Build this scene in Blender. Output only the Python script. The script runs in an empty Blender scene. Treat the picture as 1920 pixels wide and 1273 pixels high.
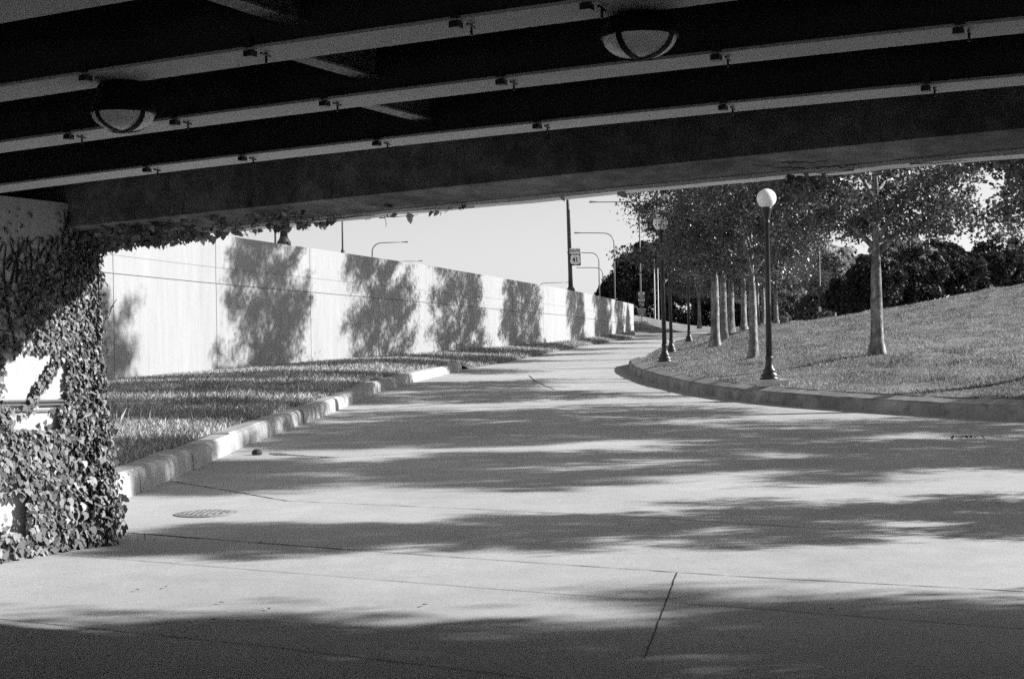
import bpy, math, random
import numpy as np
from mathutils import Vector, Matrix

R = math.radians
sc = bpy.context.scene
COL = sc.collection
rng = np.random.default_rng(11)
random.seed(5)

# ------------------------------------------------------------------ camera
FPX, CX, CY, EYE = 2700.0, 960.0, 636.5, 1.6
ROLL, PITCH = 0.0156, math.atan(17.5/2700)
fw = np.array([0, math.cos(PITCH), math.sin(PITCH)])
up0 = np.array([0, -math.sin(PITCH), math.cos(PITCH)])
rt0 = np.array([1.0, 0, 0])
rt = rt0*math.cos(ROLL)-up0*math.sin(ROLL)
upv = up0*math.cos(ROLL)+rt0*math.sin(ROLL)

def ray(x, y):
    return fw+rt*(x-CX)/FPX+upv*(CY-y)/FPX
def at(x, y, Y):
    d = ray(x, y); return d*(Y/d[1])+np.array([0, 0, EYE])
def G(Y):
    """road level: flat under the bridge, then a steady climb that flattens at the crest"""
    Y = np.asarray(Y, float)
    g = .081*np.logaddexp(0, (Y-18)/3)
    return -np.logaddexp(-g/.09, -3.05/.09)*.09
def on(x, y, h=0.0):
    """point where the sight line of a pixel of the plan meets the road level (+h)"""
    d = ray(x, y); lo, hi = 2.0, 200.0
    f = lambda Y: EYE+d[2]*Y/d[1]-float(G(Y))-h
    Ys = np.linspace(lo, hi, 4000)
    v = np.array([f(Y) for Y in Ys]); k = np.argmax(v < 0)
    if v[k] >= 0: k = len(Ys)-1
    p = d*(Ys[k]/d[1]); return np.array([p[0], p[1], float(G(Ys[k]))+h])

cam_d = bpy.data.cameras.new('camera'); cam = bpy.data.objects.new('camera', cam_d); COL.objects.link(cam)
cam_d.sensor_width = 36; cam_d.lens = FPX/1920*36; cam_d.clip_end = 6000; cam_d.clip_start = .05
M = Matrix.Identity(4)
for i in range(3):
    M[i][0], M[i][1], M[i][2] = rt[i], upv[i], -fw[i]
M[2][3] = EYE
cam.matrix_world = M
sc.camera = cam

# ------------------------------------------------------------------ helpers
class MB:
    def __init__(s): s.v = []; s.f = []; s.m = []; s.n = 0
    def add(s, v, f, mi=0):
        v = np.asarray(v, float).reshape(-1, 3)
        s.v.append(v)
        for q in f: s.f.append(tuple(int(i)+s.n for i in q)); s.m.append(mi)
        s.n += len(v); return s
    def box(s, c, size, rz=0, mi=0):
        x, y, z = np.array(size)/2
        v = np.array([(-x,-y,-z),(x,-y,-z),(x,y,-z),(-x,y,-z),(-x,-y,z),(x,-y,z),(x,y,z),(-x,y,z)])
        ca, sa = math.cos(rz), math.sin(rz)
        v = np.stack([v[:,0]*ca-v[:,1]*sa, v[:,0]*sa+v[:,1]*ca, v[:,2]], 1)+np.array(c)
        return s.add(v, [(0,3,2,1),(4,5,6,7),(0,1,5,4),(1,2,6,5),(2,3,7,6),(3,0,4,7)], mi)
    def tube(s, pts, rad, n=8, mi=0, cap=True):
        pts = np.asarray(pts, float); k = len(pts)
        rad = np.broadcast_to(rad, (k,)) if np.ndim(rad) == 0 else np.asarray(rad)
        T = np.gradient(pts, axis=0); T /= np.linalg.norm(T, axis=1)[:, None]+1e-9
        a = np.array([0, 0, 1.0]) if abs(T[0][2]) < .9 else np.array([1.0, 0, 0])
        V = []
        for i in range(k):
            u = np.cross(T[i], a); u /= np.linalg.norm(u)+1e-9; w = np.cross(u, T[i]); a = -w if False else a
            th = np.arange(n)*2*math.pi/n
            V.append(pts[i]+rad[i]*(np.cos(th)[:, None]*u+np.sin(th)[:, None]*w))
        V = np.concatenate(V)
        f = [(i*n+j, i*n+(j+1) % n, (i+1)*n+(j+1) % n, (i+1)*n+j) for i in range(k-1) for j in range(n)]
        if cap: f += [tuple(range(n-1, -1, -1)), tuple((k-1)*n+j for j in range(n))]
        return s.add(V, f, mi)
    def lathe(s, prof, n=24, c=(0, 0, 0), mi=0):
        V = []
        for r, z in prof:
            th = np.arange(n)*2*math.pi/n
            V.append(np.stack([r*np.cos(th)+c[0], r*np.sin(th)+c[1], np.full(n, z+c[2])], 1))
        k = len(prof)
        f = [(i*n+j, i*n+(j+1) % n, (i+1)*n+(j+1) % n, (i+1)*n+j) for i in range(k-1) for j in range(n)]
        f += [tuple(range(n-1, -1, -1)), tuple((k-1)*n+j for j in range(n))]
        return s.add(np.concatenate(V), f, mi)
    def grid(s, P, mi=0, flip=False):
        P = np.asarray(P, float); a, b, _ = P.shape
        f = [(i*b+j, (i+1)*b+j, (i+1)*b+j+1, i*b+j+1) for i in range(a-1) for j in range(b-1)]
        if flip: f = [q[::-1] for q in f]
        return s.add(P.reshape(-1, 3), f, mi)
    def extrude(s, rings, mi=0, closed=True, caps=True):
        """rings: k x n x 3 sections joined one to the next"""
        P = np.asarray(rings, float); k, n, _ = P.shape
        f = [(i*n+j, i*n+(j+1) % n, (i+1)*n+(j+1) % n, (i+1)*n+j) for i in range(k-1) for j in range(n if closed else n-1)]
        if caps: f += [tuple(range(n-1, -1, -1)), tuple((k-1)*n+j for j in range(n))]
        return s.add(P.reshape(-1, 3), f, mi)
    def build(s, name, mats, parent=None, smooth=False, rel=True):
        me = bpy.data.meshes.new(name)
        v = np.concatenate(s.v)
        if parent is not None and rel: v = v-np.array(parent.location)
        me.from_pydata(v.tolist(), [], s.f)
        mats = mats if isinstance(mats, (list, tuple)) else [mats]
        for m in mats: me.materials.append(m)
        if len(mats) > 1: me.polygons.foreach_set('material_index', s.m)
        if smooth: me.polygons.foreach_set('use_smooth', [True]*len(me.polygons))
        me.update()
        o = bpy.data.objects.new(name, me); COL.objects.link(o)
        if parent is not None: o.parent = parent
        return o

def fastmesh(name, V, k, mat, parent=None):
    """V: (N*k) x 3, N separate polygons of k corners"""
    V = np.asarray(V, np.float32).reshape(-1, 3); nv = len(V); nf = nv//k
    me = bpy.data.meshes.new(name)
    me.vertices.add(nv); me.vertices.foreach_set('co', V.ravel())
    me.loops.add(nv); me.loops.foreach_set('vertex_index', np.arange(nv, dtype=np.int32))
    me.polygons.add(nf); me.polygons.foreach_set('loop_start', np.arange(0, nv, k, dtype=np.int32))
    me.polygons.foreach_set('loop_total', np.full(nf, k, np.int32))
    me.materials.append(mat); me.update(calc_edges=True); me.validate()
    o = bpy.data.objects.new(name, me); COL.objects.link(o)
    if parent is not None: o.parent = parent
    return o

def tag(o, label=None, cat=None, group=None, kind=None):
    if label: o['label'] = label
    if cat: o['category'] = cat
    if group: o['group'] = group
    if kind: o['kind'] = kind
    return o
def thing(name, loc, label, cat, group=None, rz=0):
    o = bpy.data.objects.new(name, None); COL.objects.link(o)
    o.location = [float(a) for a in loc]; o.rotation_euler = (0, 0, rz); o.empty_display_size = .2
    return tag(o, label, cat, group)
def copy_tree(o, parent=None):
    c = o.copy(); COL.objects.link(c)
    if parent is not None: c.parent = parent
    for ch in [x for x in COL.objects if x.parent == o]: copy_tree(ch, c)
    return c

# ------------------------------------------------------------------ materials (a black and white picture: neutral greys)
def nodes(name):
    m = bpy.data.materials.new(name); m.use_nodes = True
    nt = m.node_tree; nt.nodes.clear()
    return m, nt, nt.nodes.new, nt.links.new
def noise(N, L, co, scale, detail=4, rough=.55, dist=0):
    n = N('ShaderNodeTexNoise'); n.inputs['Scale'].default_value = scale; n.inputs['Detail'].default_value = detail
    n.inputs['Roughness'].default_value = rough; n.inputs['Distortion'].default_value = dist
    L(co, n.inputs['Vector']); return n.outputs['Fac']
def math_(N, L, op, a, b=None, clamp=False):
    n = N('ShaderNodeMath'); n.operation = op; n.use_clamp = clamp
    for i, x in enumerate((a, b)):
        if x is None: continue
        if isinstance(x, (int, float)): n.inputs[i].default_value = x
        else: L(x, n.inputs[i])
    return n.outputs[0]
def remap(N, L, x, a, b, c, d):
    n = N('ShaderNodeMapRange'); n.clamp = True; L(x, n.inputs[0])
    for i, q in enumerate((a, b, c, d)): n.inputs[i+1].default_value = q
    return n.outputs[0]
def surf(name, base, rough=.8, layers=(), bump=(), spec=.3, stretch=(1, 1, 1), metal=0):
    """layers: (scale, lo, hi, low factor, high factor[, detail]) multiply the base; bump: (scale, strength, distance)"""
    m, nt, N, L = nodes(name)
    tc = N('ShaderNodeTexCoord'); mp = N('ShaderNodeMapping'); mp.inputs['Scale'].default_value = stretch
    L(tc.outputs['Object'], mp.inputs[0]); co = mp.outputs[0]
    v = None
    for l in layers:
        cc = tc.outputs['Object'] if len(l) > 5 and l[5] == 'u' else co
        f = remap(N, L, noise(N, L, cc, l[0], 5, .6), l[1], l[2], l[3], l[4])
        v = f if v is None else math_(N, L, 'MULTIPLY', v, f)
    bs = N('ShaderNodeBsdfPrincipled'); out = N('ShaderNodeOutputMaterial')
    bs.inputs['Roughness'].default_value = rough; bs.inputs['Specular IOR Level'].default_value = spec
    bs.inputs['Metallic'].default_value = metal
    if v is None: bs.inputs['Base Color'].default_value = (base, base, base, 1)
    else:
        v = math_(N, L, 'MULTIPLY', v, base); L(v, bs.inputs['Base Color'])
    prev = None
    for s_, st, ds in bump:
        b = N('ShaderNodeBump'); b.inputs['Strength'].default_value = st; b.inputs['Distance'].default_value = ds
        L(noise(N, L, tc.outputs['Object'], s_, 4), b.inputs['Height'])
        if prev: L(prev, b.inputs['Normal'])
        prev = b.outputs[0]
    if prev: L(prev, bs.inputs['Normal'])
    L(bs.outputs[0], out.inputs[0]); return m
def leafmat(name, lo, hi, rough=.45, trans=.25, spec=.5, patch=None):
    m, nt, N, L = nodes(name)
    g = N('ShaderNodeNewGeometry'); f = remap(N, L, g.outputs['Random Per Island'], 0, 1, lo, hi)
    if patch:
        tc = N('ShaderNodeTexCoord')
        for s_, a, b in patch: f = math_(N, L, 'MULTIPLY', f, remap(N, L, noise(N, L, tc.outputs['Object'], s_, 4), .34, .66, a, b))
    bs = N('ShaderNodeBsdfPrincipled'); out = N('ShaderNodeOutputMaterial'); tr = N('ShaderNodeBsdfTranslucent'); mx = N('ShaderNodeMixShader')
    L(f, bs.inputs['Base Color']); L(f, tr.inputs['Color']); bs.inputs['Roughness'].default_value = rough
    bs.inputs['Specular IOR Level'].default_value = spec; mx.inputs[0].default_value = trans
    L(bs.outputs[0], mx.inputs[1]); L(tr.outputs[0], mx.inputs[2]); L(mx.outputs[0], out.inputs[0]); return m

ROADM = surf('road_concrete', .43, .85, [(.35, .3, .7, .84, 1.1), (2.5, .3, .75, .90, 1.06), (11, .55, .8, 1.02, .88), (60, .3, .7, .85, 1.14), (.9, .62, .8, 1, .86)], [(180, .25, .004), (6, .2, .01)])
JOINTM = surf('joint_filler', .06, .9, [(9, .3, .7, .4, 1.6)])
KERBM = surf('kerb_concrete', .38, .85, [(1.6, .3, .7, .8, 1.08), (40, .3, .7, .88, 1.1), (5, .55, .75, 1, .7)], [(90, .3, .004), (12, .3, .01)])
KERB2M = surf('stained_kerb_concrete', .34, .85, [(1.3, .35, .65, .55, 1.15), (40, .3, .7, .88, 1.1), (5, .5, .75, 1, .5)], [(90, .3, .004), (12, .3, .01)])
WALLM = surf('wall_concrete', .315, .85, [(.5, .3, .7, .92, 1.05), (3.2, .35, .7, .93, 1.04), (9, .5, .8, 1.01, .9), (60, .3, .7, .92, 1.07, 'u')], [(45, .12, .004)], stretch=(1, 1, .12))
ABUTM = surf('abutment_concrete', .47, .85, [(.9, .3, .7, .85, 1.05), (9, .4, .7, .86, 1.05), (80, .3, .7, .9, 1.1, 'u')], [(60, .2, .004)], stretch=(1, 1, .3))
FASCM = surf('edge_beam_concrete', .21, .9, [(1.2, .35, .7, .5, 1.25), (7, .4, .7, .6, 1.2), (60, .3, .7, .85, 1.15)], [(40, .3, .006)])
LITLIPM = surf('bounce_lit_lip', .78, .9, [(3, .3, .7, .75, 1.1), (50, .3, .7, .85, 1.1)], [(40, .3, .004)])  # edge beam concrete made pale: bounced sunlight painted into the lip
PEDM = surf('pedestal_concrete', .62, .85, [(4, .3, .7, .85, 1.05), (50, .3, .7, .9, 1.08)], [(60, .3, .004)])
STEELM = surf('bounce_lit_flange', .56, .6, [(3, .3, .7, .88, 1.06), (50, .4, .7, .9, 1.1)])  # same girder steel as the webs, lightened in colour for ground bounce
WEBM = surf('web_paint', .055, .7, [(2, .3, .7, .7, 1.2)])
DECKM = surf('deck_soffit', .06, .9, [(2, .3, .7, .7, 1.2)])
IRON = surf('black_iron', .022, .38, [(30, .3, .7, .8, 1.3)], spec=.5)
GALV = surf('galvanised_steel', .22, .5, [(8, .3, .7, .85, 1.1)], spec=.5, metal=.3)
DKPOLE = surf('dark_pole_paint', .05, .5, [(8, .3, .7, .85, 1.1)], spec=.5)
BARK = surf('bark', .29, .9, [(7, .35, .65, .5, 1.3), (2.2, .3, .7, .7, 1.2), (5, .42, .58, .62, 1.15, 'u')], [(16, .9, .03), (5, .6, .04)], stretch=(1, 1, .25))
LAWNM = surf('lawn_turf', .23, .9, [(.45, .3, .7, .78, 1.15), (2.4, .35, .65, .68, 1.2), (14, .3, .7, .65, 1.3), (60, .3, .7, .7, 1.3)], [(1.6, .8, .14), (5, .7, .06), (22, .9, .05)])
VERGEM = surf('verge_soil', .15, .95, [(1.2, .3, .7, .7, 1.2), (20, .3, .7, .6, 1.3)], [(20, .8, .04)])
FARM = surf('far_ground', .09, .95, [(.05, .3, .7, .8, 1.15)])
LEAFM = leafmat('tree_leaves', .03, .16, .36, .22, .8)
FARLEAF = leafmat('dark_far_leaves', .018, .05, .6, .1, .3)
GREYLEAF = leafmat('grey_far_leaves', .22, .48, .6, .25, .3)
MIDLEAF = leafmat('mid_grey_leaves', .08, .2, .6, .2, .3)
BUSHM = leafmat('bush_leaves', .022, .07, .6, .15, .3)
IVYM = leafmat('ivy_leaves', .05, .28, .48, .22, .45)
STEMM = surf('vine_stem', .035, .9)
BLADEM = leafmat('grass_blades', .28, .64, .7, .15, .2, [(.5, .7, 1.15), (3, .65, 1.2)])
LBLADEM = leafmat('lawn_blades', .22, .46, .7, .2, .2, [(.35, .72, 1.15), (1.7, .6, 1.2), (6, .7, 1.2)])
WHITES = surf('sign_white', .88, .5)
BLACKS = surf('sign_black', .02, .5)
GREYS = surf('sign_blue_plate', .12, .5)
DRYLEAF = leafmat('dry_leaf', .04, .12, .7, .1, .2)

# globes: opal glass
def opal(name, a, spotty, scale):
    m, nt, N, L = nodes(name)
    tc = N('ShaderNodeTexCoord'); v = remap(N, L, noise(N, L, tc.outputs['Object'], 9, 3), .3, .7, a*(1-spotty), a)
    bs = N('ShaderNodeBsdfPrincipled'); out = N('ShaderNodeOutputMaterial')
    L(v, bs.inputs['Base Color']); bs.inputs['Roughness'].default_value = .25
    bs.inputs['Subsurface Weight'].default_value = .85; bs.inputs['Subsurface Radius'].default_value = (1, 1, 1); bs.inputs['Subsurface Scale'].default_value = scale
    L(bs.outputs[0], out.inputs[0]); return m
OPAL = opal('opal_glass', .99, .0, .05)
BOWLM = surf('bowl_glass', .95, .25, [(14, .3, .7, .92, 1.0)])
HOUSM = surf('lamp_housing', .010, .6, spec=.15)

# ------------------------------------------------------------------ light
SUN_EL, SUN_AZ = 25.0, 6.0       # azimuth measured from +X towards +Y
sd = Vector((math.cos(R(SUN_AZ))*math.cos(R(SUN_EL)), math.sin(R(SUN_AZ))*math.cos(R(SUN_EL)), math.sin(R(SUN_EL))))
sl = bpy.data.lights.new('sun', 'SUN'); sl.energy = 4.85; sl.angle = R(.53); sl.color = (1, 1, 1)
so = bpy.data.objects.new('sun', sl); COL.objects.link(so); so.rotation_euler = sd.to_track_quat('Z', 'Y').to_euler(); so.location = (30, 10, 40)
w = bpy.data.worlds.new('World'); sc.world = w; w.use_nodes = True
nt = w.node_tree; nt.nodes.clear()
sky = nt.nodes.new('ShaderNodeTexSky'); sky.sky_type = 'NISHITA'; sky.sun_disc = False
sky.sun_elevation = R(SUN_EL); sky.sun_rotation = R(90-SUN_AZ)
sky.air_density = 1.0; sky.dust_density = .8; sky.ozone_density = 1
bw = nt.nodes.new('ShaderNodeRGBToBW'); bg = nt.nodes.new('ShaderNodeBackground'); wo = nt.nodes.new('ShaderNodeOutputWorld')
nt.links.new(sky.outputs[0], bw.inputs[0]); nt.links.new(bw.outputs[0], bg.inputs[0]); nt.links.new(bg.outputs[0], wo.inputs[0])
bg.inputs[1].default_value = .086
sc.view_settings.view_transform = 'Standard'; sc.view_settings.look = 'None'; sc.view_settings.exposure = .95; sc.view_settings.gamma = 1
sc.cycles.max_bounces = 6; sc.cycles.diffuse_bounces = 4; sc.cycles.use_denoising = False; sc.cycles.use_adaptive_sampling = True; sc.cycles.adaptive_threshold = .02

# ------------------------------------------------------------------ plan curves
def resample(P, step):
    P = np.asarray(P, float); d = np.r_[0, np.cumsum(np.linalg.norm(np.diff(P[:, :2], axis=0), axis=1))]
    n = max(2, int(d[-1]/step)+1); s = np.linspace(0, d[-1], n)
    return np.stack([np.interp(s, d, P[:, i]) for i in range(P.shape[1])], 1), s
def smooth(P, it=2):
    P = np.asarray(P, float)
    for _ in range(it):
        Q = P.copy(); Q[1:-1] = .25*P[:-2]+.5*P[1:-1]+.25*P[2:]; P = Q
    return P
def normals(P):
    T = np.gradient(P[:, :2], axis=0); T /= np.linalg.norm(T, axis=1)[:, None]
    return np.stack([-T[:, 1], T[:, 0]], 1)

left_px = [(280,917),(320,899),(382,871),(441,844),(508,819),(546,804),(597,784),(643,766),(692,742),(721,731),(783,715),(834,703),(867,695)]
LC = np.array([on(*p)[:2] for p in left_px])
LC = np.vstack([[LC[0]+(LC[0]-LC[3])*1.1], LC])
LC, _ = resample(smooth(resample(LC, .8)[0], 6), .3)
right_px = [(1177,688),(1181,699),(1202,709),(1233,721),(1272,730),(1303,737.5),(1350,746),(1397,752),(1441,756.5),(1502,763),(1644,773),(1760,781),(1920,791)]
RC = np.array([on(*p)[:2] for p in right_px])
RC = np.vstack([RC, [RC[-1]+np.array([4.5, -1.6]), RC[-1]+np.array([10, -3.0]), RC[-1]+np.array([22, -5]), RC[-1]+np.array([45, -8])]])
RC = np.vstack([[RC[0]+np.array([.55, 3.4])], RC])          # the kerb turns back round its nose
RC, _ = resample(smooth(resample(RC, .5)[0], 5), .3)
edge_px = [(1208,676),(1216,666),(1241,652),(1272,639),(1311,630),(1331,624)]
RE = np.array([on(*p)[:2] for p in edge_px]); RE = np.vstack([RE, RE[-1]+np.array([9, 9.]), RE[-1]+np.array([40, 22.])])

# ------------------------------------------------------------------ ground and road
Ys = np.r_[-60, np.linspace(-20, 10, 7), np.arange(12, 40, 1.0), np.arange(40, 160, 3.0), 200, 400, 900, 2500]
Xs = np.r_[-1500, -300, -80, np.linspace(-40, 60, 26), 120, 400, 1500]
mb = MB(); mb.grid([[(x, y, float(G(y))-.15) for y in Ys] for x in Xs], flip=True)
tag(mb.build('ground', FARM), kind='structure')

mb = MB()
Yr = np.r_[np.linspace(-25, 10, 8), np.arange(12, 40, .7), np.arange(40, 134, 2.0)]
mb.grid([[(x, y, float(G(y))) for y in Yr] for x in np.linspace(-13, 62, 30)], flip=True)
def joint(pxs, wid, mi=1, jit=.25):
    P = np.array([on(*p) for p in pxs]); P, s_ = resample(P, .12)
    n = normals(P); wv = wid*(1+jit*rng.normal(size=len(P))).clip(.4, 2)/2
    off = (rng.normal(size=len(P))*.0015)[:, None]*n
    z = np.array([float(G(y)) for y in P[:, 1]])+.004
    a = P[:, :2]+n*wv[:, None]+off; b = P[:, :2]-n*wv[:, None]+off
    mb.grid(np.stack([np.c_[a, z], np.c_[b, z]], 1), mi)
joint([(60,1036),(960,1109),(1920,1180)], .007)
joint([(215,997),(640,1030)], .022, jit=.5); joint([(640,1030),(960,1054),(1400,1083),(1920,1111)], .011, jit=.5)
joint([(318,902),(400,915),(537,939)], .02); joint([(537,939),(900,956),(1240,972),(1640,997),(1920,1014)], .010, jit=.5)
joint([(1270,1074),(1240,1153),(1209,1235)], .007, jit=.1)
joint([(0,1163),(500,1215),(960,1270),(1300,1310)], .008)
joint([(870,716),(1000,712),(1148,706)], .04); joint([(640,772),(900,752),(1100,740),(1258,737)], .05)
joint([(900,693),(1060,686),(1176,680)], .05); joint([(1000,664),(1100,658),(1200,654)], .06); joint([(1080,641),(1190,637)], .06)
joint([(992,704),(1005,716),(1040,731)], .04)
for (x0, y0, x1, y1) in [(1790, 1004, 1850, 990), (1000, 820, 1150, 812), (1240, 972, 1275, 988)]:
    q = [(x0+(x1-x0)*t+rng.normal()*7*(0 < t < 1), y0+(y1-y0)*t+rng.normal()*2.2*(0 < t < 1)) for t in np.linspace(0, 1, 9)]
    joint(q, .003, jit=.5)
tag(mb.build('road', [ROADM, JOINTM]), kind='structure')

def kerb(P, H, wid, name, mat, seg, rise=0, taper_start=0):
    mb = MB(); n = normals(P); k = len(P)
    prof = [(0, -.06), (.012, H*.62), (.03, H*.86), (.085, H), (wid, H+rise), (wid, -.06)]
    i = 0
    while i < k-1:
        j = min(i+seg, k-1); ring = []
        jz = rng.normal()*.006; jo = rng.normal()*.012
        for q in range(i, j+1):
            p = P[q].copy()
            if q == i and i: p = p+(P[q+1]-P[q])*.03
            hh = 1.0
            if taper_start and q < taper_start: hh = .25+.75*(q/taper_start)
            ring.append([(p[0]+n[q][0]*(o+jo), p[1]+n[q][1]*(o+jo), float(G(p[1]))+(z*hh if z > 0 else z)+(jz+rng.normal()*.004 if z > 0 else 0)) for o, z in prof])
        f0 = len(mb.m); mb.extrude(ring)
        for q in range(len(ring)-1): mb.m[f0+q*6+3] = 1
        i = j
    return tag(mb.build(name, mat), kind='structure')
kerb(LC, .27, .34, 'kerb', [KERBM, KERBM], 9)
kerb(RC, .26, .36, 'kerb', [KERB2M, KERBM], 14, .085, taper_start=10)

# ------------------------------------------------------------------ retaining wall
wall_pts = np.array([(-16.6, 22, 5.45, 3.95), (-13.9, 31, 5.45, 3.93), (-11.2, 40, 5.43, 3.88), (-9.5, 46, 5.42, 3.83), (-3.8, 62, 5.29, 3.66), (.05, 73, 5.09, 3.52), (2.85, 81, 4.95, 3.45), (6.4, 97, 4.95, 3.36), (9.75, 115, 5.0, 3.33)])
WP, ws = resample(wall_pts, .5)
WP[:, :2] = smooth(WP[:, :2], 20)
wn = normals(WP)                     # left normal = away from the road
def wall_at(px):
    """plan index of the wall seen at picture column px"""
    u = (px-CX)/FPX
    return int(np.argmin(np.abs(WP[:, 0]/WP[:, 1]-u)))
cuts = [0]+[wall_at(x) for x in (219, 400, 579, 811, 962, 1019, 1085, 1140)]+[len(WP)-1]
root = thing('retaining_wall', (WP[0][0], WP[0][1], 0), 'long pale concrete retaining wall dappled with tree shadows along the left verge', 'wall')
mb = MB(); back = MB()
for a, b in zip(cuts[:-1], cuts[1:]):
    r1, r2, r3 = [], [], []
    for q in range(a, b+1):
        p = WP[q, :2].copy(); zt, zg = WP[q, 2], WP[q, 3]; n = wn[q]
        if q == a: p = p+(WP[min(q+1, len(WP)-1), :2]-p)*.06
        z0 = float(G(p[1]))-.3; zf = zg+.52
        f = lambda o, z: (p[0]+n[0]*o, p[1]+n[1]*o, z)
        r1.append([f(0, z0), f(0, zg-.012), f(.012, zg-.008), f(.2, zg-.008), f(.2, z0)])
        r2.append([f(.006, zg+.014), f(.006, zf-.004), f(.2, zf-.004), f(.2, zg+.014)])
        r3.append([f(0.001, zf+.004), f(0.001, zt-.02), f(.02, zt), f(.4, zt), f(.4, zf+.004)])
    mb.extrude(r1); mb.extrude(r2); mb.extrude(r3)
for q in range(0, len(WP)):
    p = WP[q, :2]; n = wn[q]
    f = lambda o, z: (p[0]+n[0]*o, p[1]+n[1]*o, z)
    back.__dict__.setdefault('r', []).append([f(.03, -.3), f(.03, WP[q, 2]-.03), f(.39, WP[q, 2]-.03), f(.39, -.3)])
back.r[0] = [tuple(np.array(c)+np.array([.008, .03, 0])) for c in back.r[0]]
back.r[-1] = [tuple(np.array(c)-np.array([.008, .03, 0])) for c in back.r[-1]]
back.extrude(back.r)
mb.build('wall_panels', WALLM, root); back.build('joint_backing', surf('joint_shadow_gap', .12, .9), root)

# raised carriageway behind the wall
mb = MB(); rows = []
for q in range(0, len(WP), 4):
    p = WP[q]; n = wn[q]
    rows.append([(p[0]+n[0]*o, p[1]+n[1]*o, p[2]-.35-(0 if o < 30 else .0)) for o in (.41, 3, 12, 45)])
mb.grid(rows)
tag(mb.build('upper_road', ROADM), kind='structure')

# ------------------------------------------------------------------ verge left of the road
kb = LC+normals(LC)*.33
VL = [np.array([c[0], c[1], float(G(c[1]))+.255]) for c in kb]
strip_px = [(880,691),(960,677),(1056,656.5),(1130,643.5),(1192,633)]
ST = np.array([on(*p) for p in strip_px]); 
edge = np.vstack([VL, ST]); edge, _ = resample(edge, .5)
rows = []
for e in edge:
    # foot of the wall with the same share of the way
    pass
we, _ = resample(WP, (len(WP)*.5)/(len(edge)))
i0 = 0
ss = np.linspace(0, 1, len(edge))
wl = np.array([[np.interp(s_, np.linspace(0, 1, len(WP)), WP[:, c]) for c in (0, 1)] for s_ in ss**1.15])
verge = []
for i in range(len(edge)):
    e, wq = edge[i], wl[i]; row = []
    for t in np.linspace(0, 1, 22):
        x = e[0]*(1-t)+(wq[0]-.05)*t; y = e[1]*(1-t)+wq[1]*t
        z = float(G(y))+.27
        far = np.clip((e[1]-48)/6, 0, 1)
        z = z-.22*far*(1-t)
        z += .04*math.sin(x*1.3+y*.7)*t*(1-t)*4*.5+.10*math.sin(math.pi*t)*(1-far)
        if t == 0: z = e[2]+(0.01)
        row.append((x, y, z))
    verge.append(row)
verge = np.array(verge)
mb = MB(); mb.grid(verge, flip=False)
# apron of turf reaching back to the abutment
c0 = verge[0]
ext = [[tuple(p) for p in c0], [(p[0]-.8-.05*i, p[1]-4.2, .25) for i, p in enumerate(c0)]]
mb.grid(ext[::-1])
tag(mb.build('grass_verge', VERGEM), kind='structure')

# ------------------------------------------------------------------ lawn right of the road
bnd = np.vstack([RE[::-1], (RC+normals(RC)*.35)[8:]]); bnd, _ = resample(bnd, .6)
ncurb = len(bnd)
def tipdist(p): return np.min(np.hypot(bnd[:, 0]-p[0], bnd[:, 1]-p[1]))
def lawn_z(x, y, d=None):
    if d is None: d = tipdist((x, y))
    flush = np.clip((y-49)/9, 0, 1)
    s = np.clip(d/5.5, 0, 1); s = s*s*(3-2*s)
    m = 2.36*math.exp(-((x-24.5)**2)/118-((y-54)**2)/200)
    if x > 24.5: m = 2.36*math.exp(-((y-54)**2)/200)*math.exp(-((x-24.5)**2)/900)
    z = float(G(y))+.34*(1-flush)+.03*flush+(.49+.31*flush)*s+m*np.clip(d/4, 0, 1)
    z += .03*math.sin(x*2.1+1.3*y)*s+.035*math.sin(x*.9-1.7*y+1)*s
    return z
outer = []
for i, b in enumerate(bnd):
    s_ = i/(ncurb-1)
    a = R(75-80*s_)
    outer.append(np.array([20, 45])+np.array([math.cos(a)*75, math.sin(a)*95]))
tt = np.linspace(0, 1, 70)**2.0
LG = []
for b, o in zip(bnd, outer):
    row = []
    for t in tt:
        x, y = b*(1-t)+o*t
        row.append((x, y, lawn_z(x, y, None if t else 0)))
    LG.append(row)
mb = MB(); mb.grid(LG, flip=True)
tag(mb.build('lawn', LAWNM, smooth=True), kind='structure')

# planted island outside the right edge, between the side road and the bridge
mb = MB(); rows = []
for x in np.linspace(8.0, 44, 30):
    yb = 12.4-.515*(x+3.4)+1.6; yt = 21.6-.10*(x-8)
    if x == 8.0: yt = yt-2; yb = yb+4
    rows.append([(x, yb, -.05)]+[(x, yb+(yt-yb)*t, float(G(yb+(yt-yb)*t))+.16+.1*math.sin(math.pi*t)) for t in np.linspace(0, 1, 12)]+[(x, yt, -.05)])
rows = [[(r[0]-.02, r[1], -.05) for r in rows[0]]]+rows
mb.grid(rows, flip=True); tag(mb.build('planted_island', LAWNM), kind='structure')

# grassy bank past the end of the wall
mb = MB(); rows = []
for x in np.linspace(6, 70, 40):
    row = []
    for t in np.linspace(0, 1, 16):
        y0 = 116.2+max(0, x-10.5)*1.25 if x < 22 else 130.6
        y0 = min(y0, 131.5); y = y0+t*60
        z = float(G(y))+.03+min(1, t*8)*(.25+1.3*math.exp(-((x-9)/5.5)**2))
        row.append((x, y, z))
    rows.append(row)
mb.grid(rows, flip=True); tag(mb.build('grass_bank', LAWNM, smooth=True), kind='structure')

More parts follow.
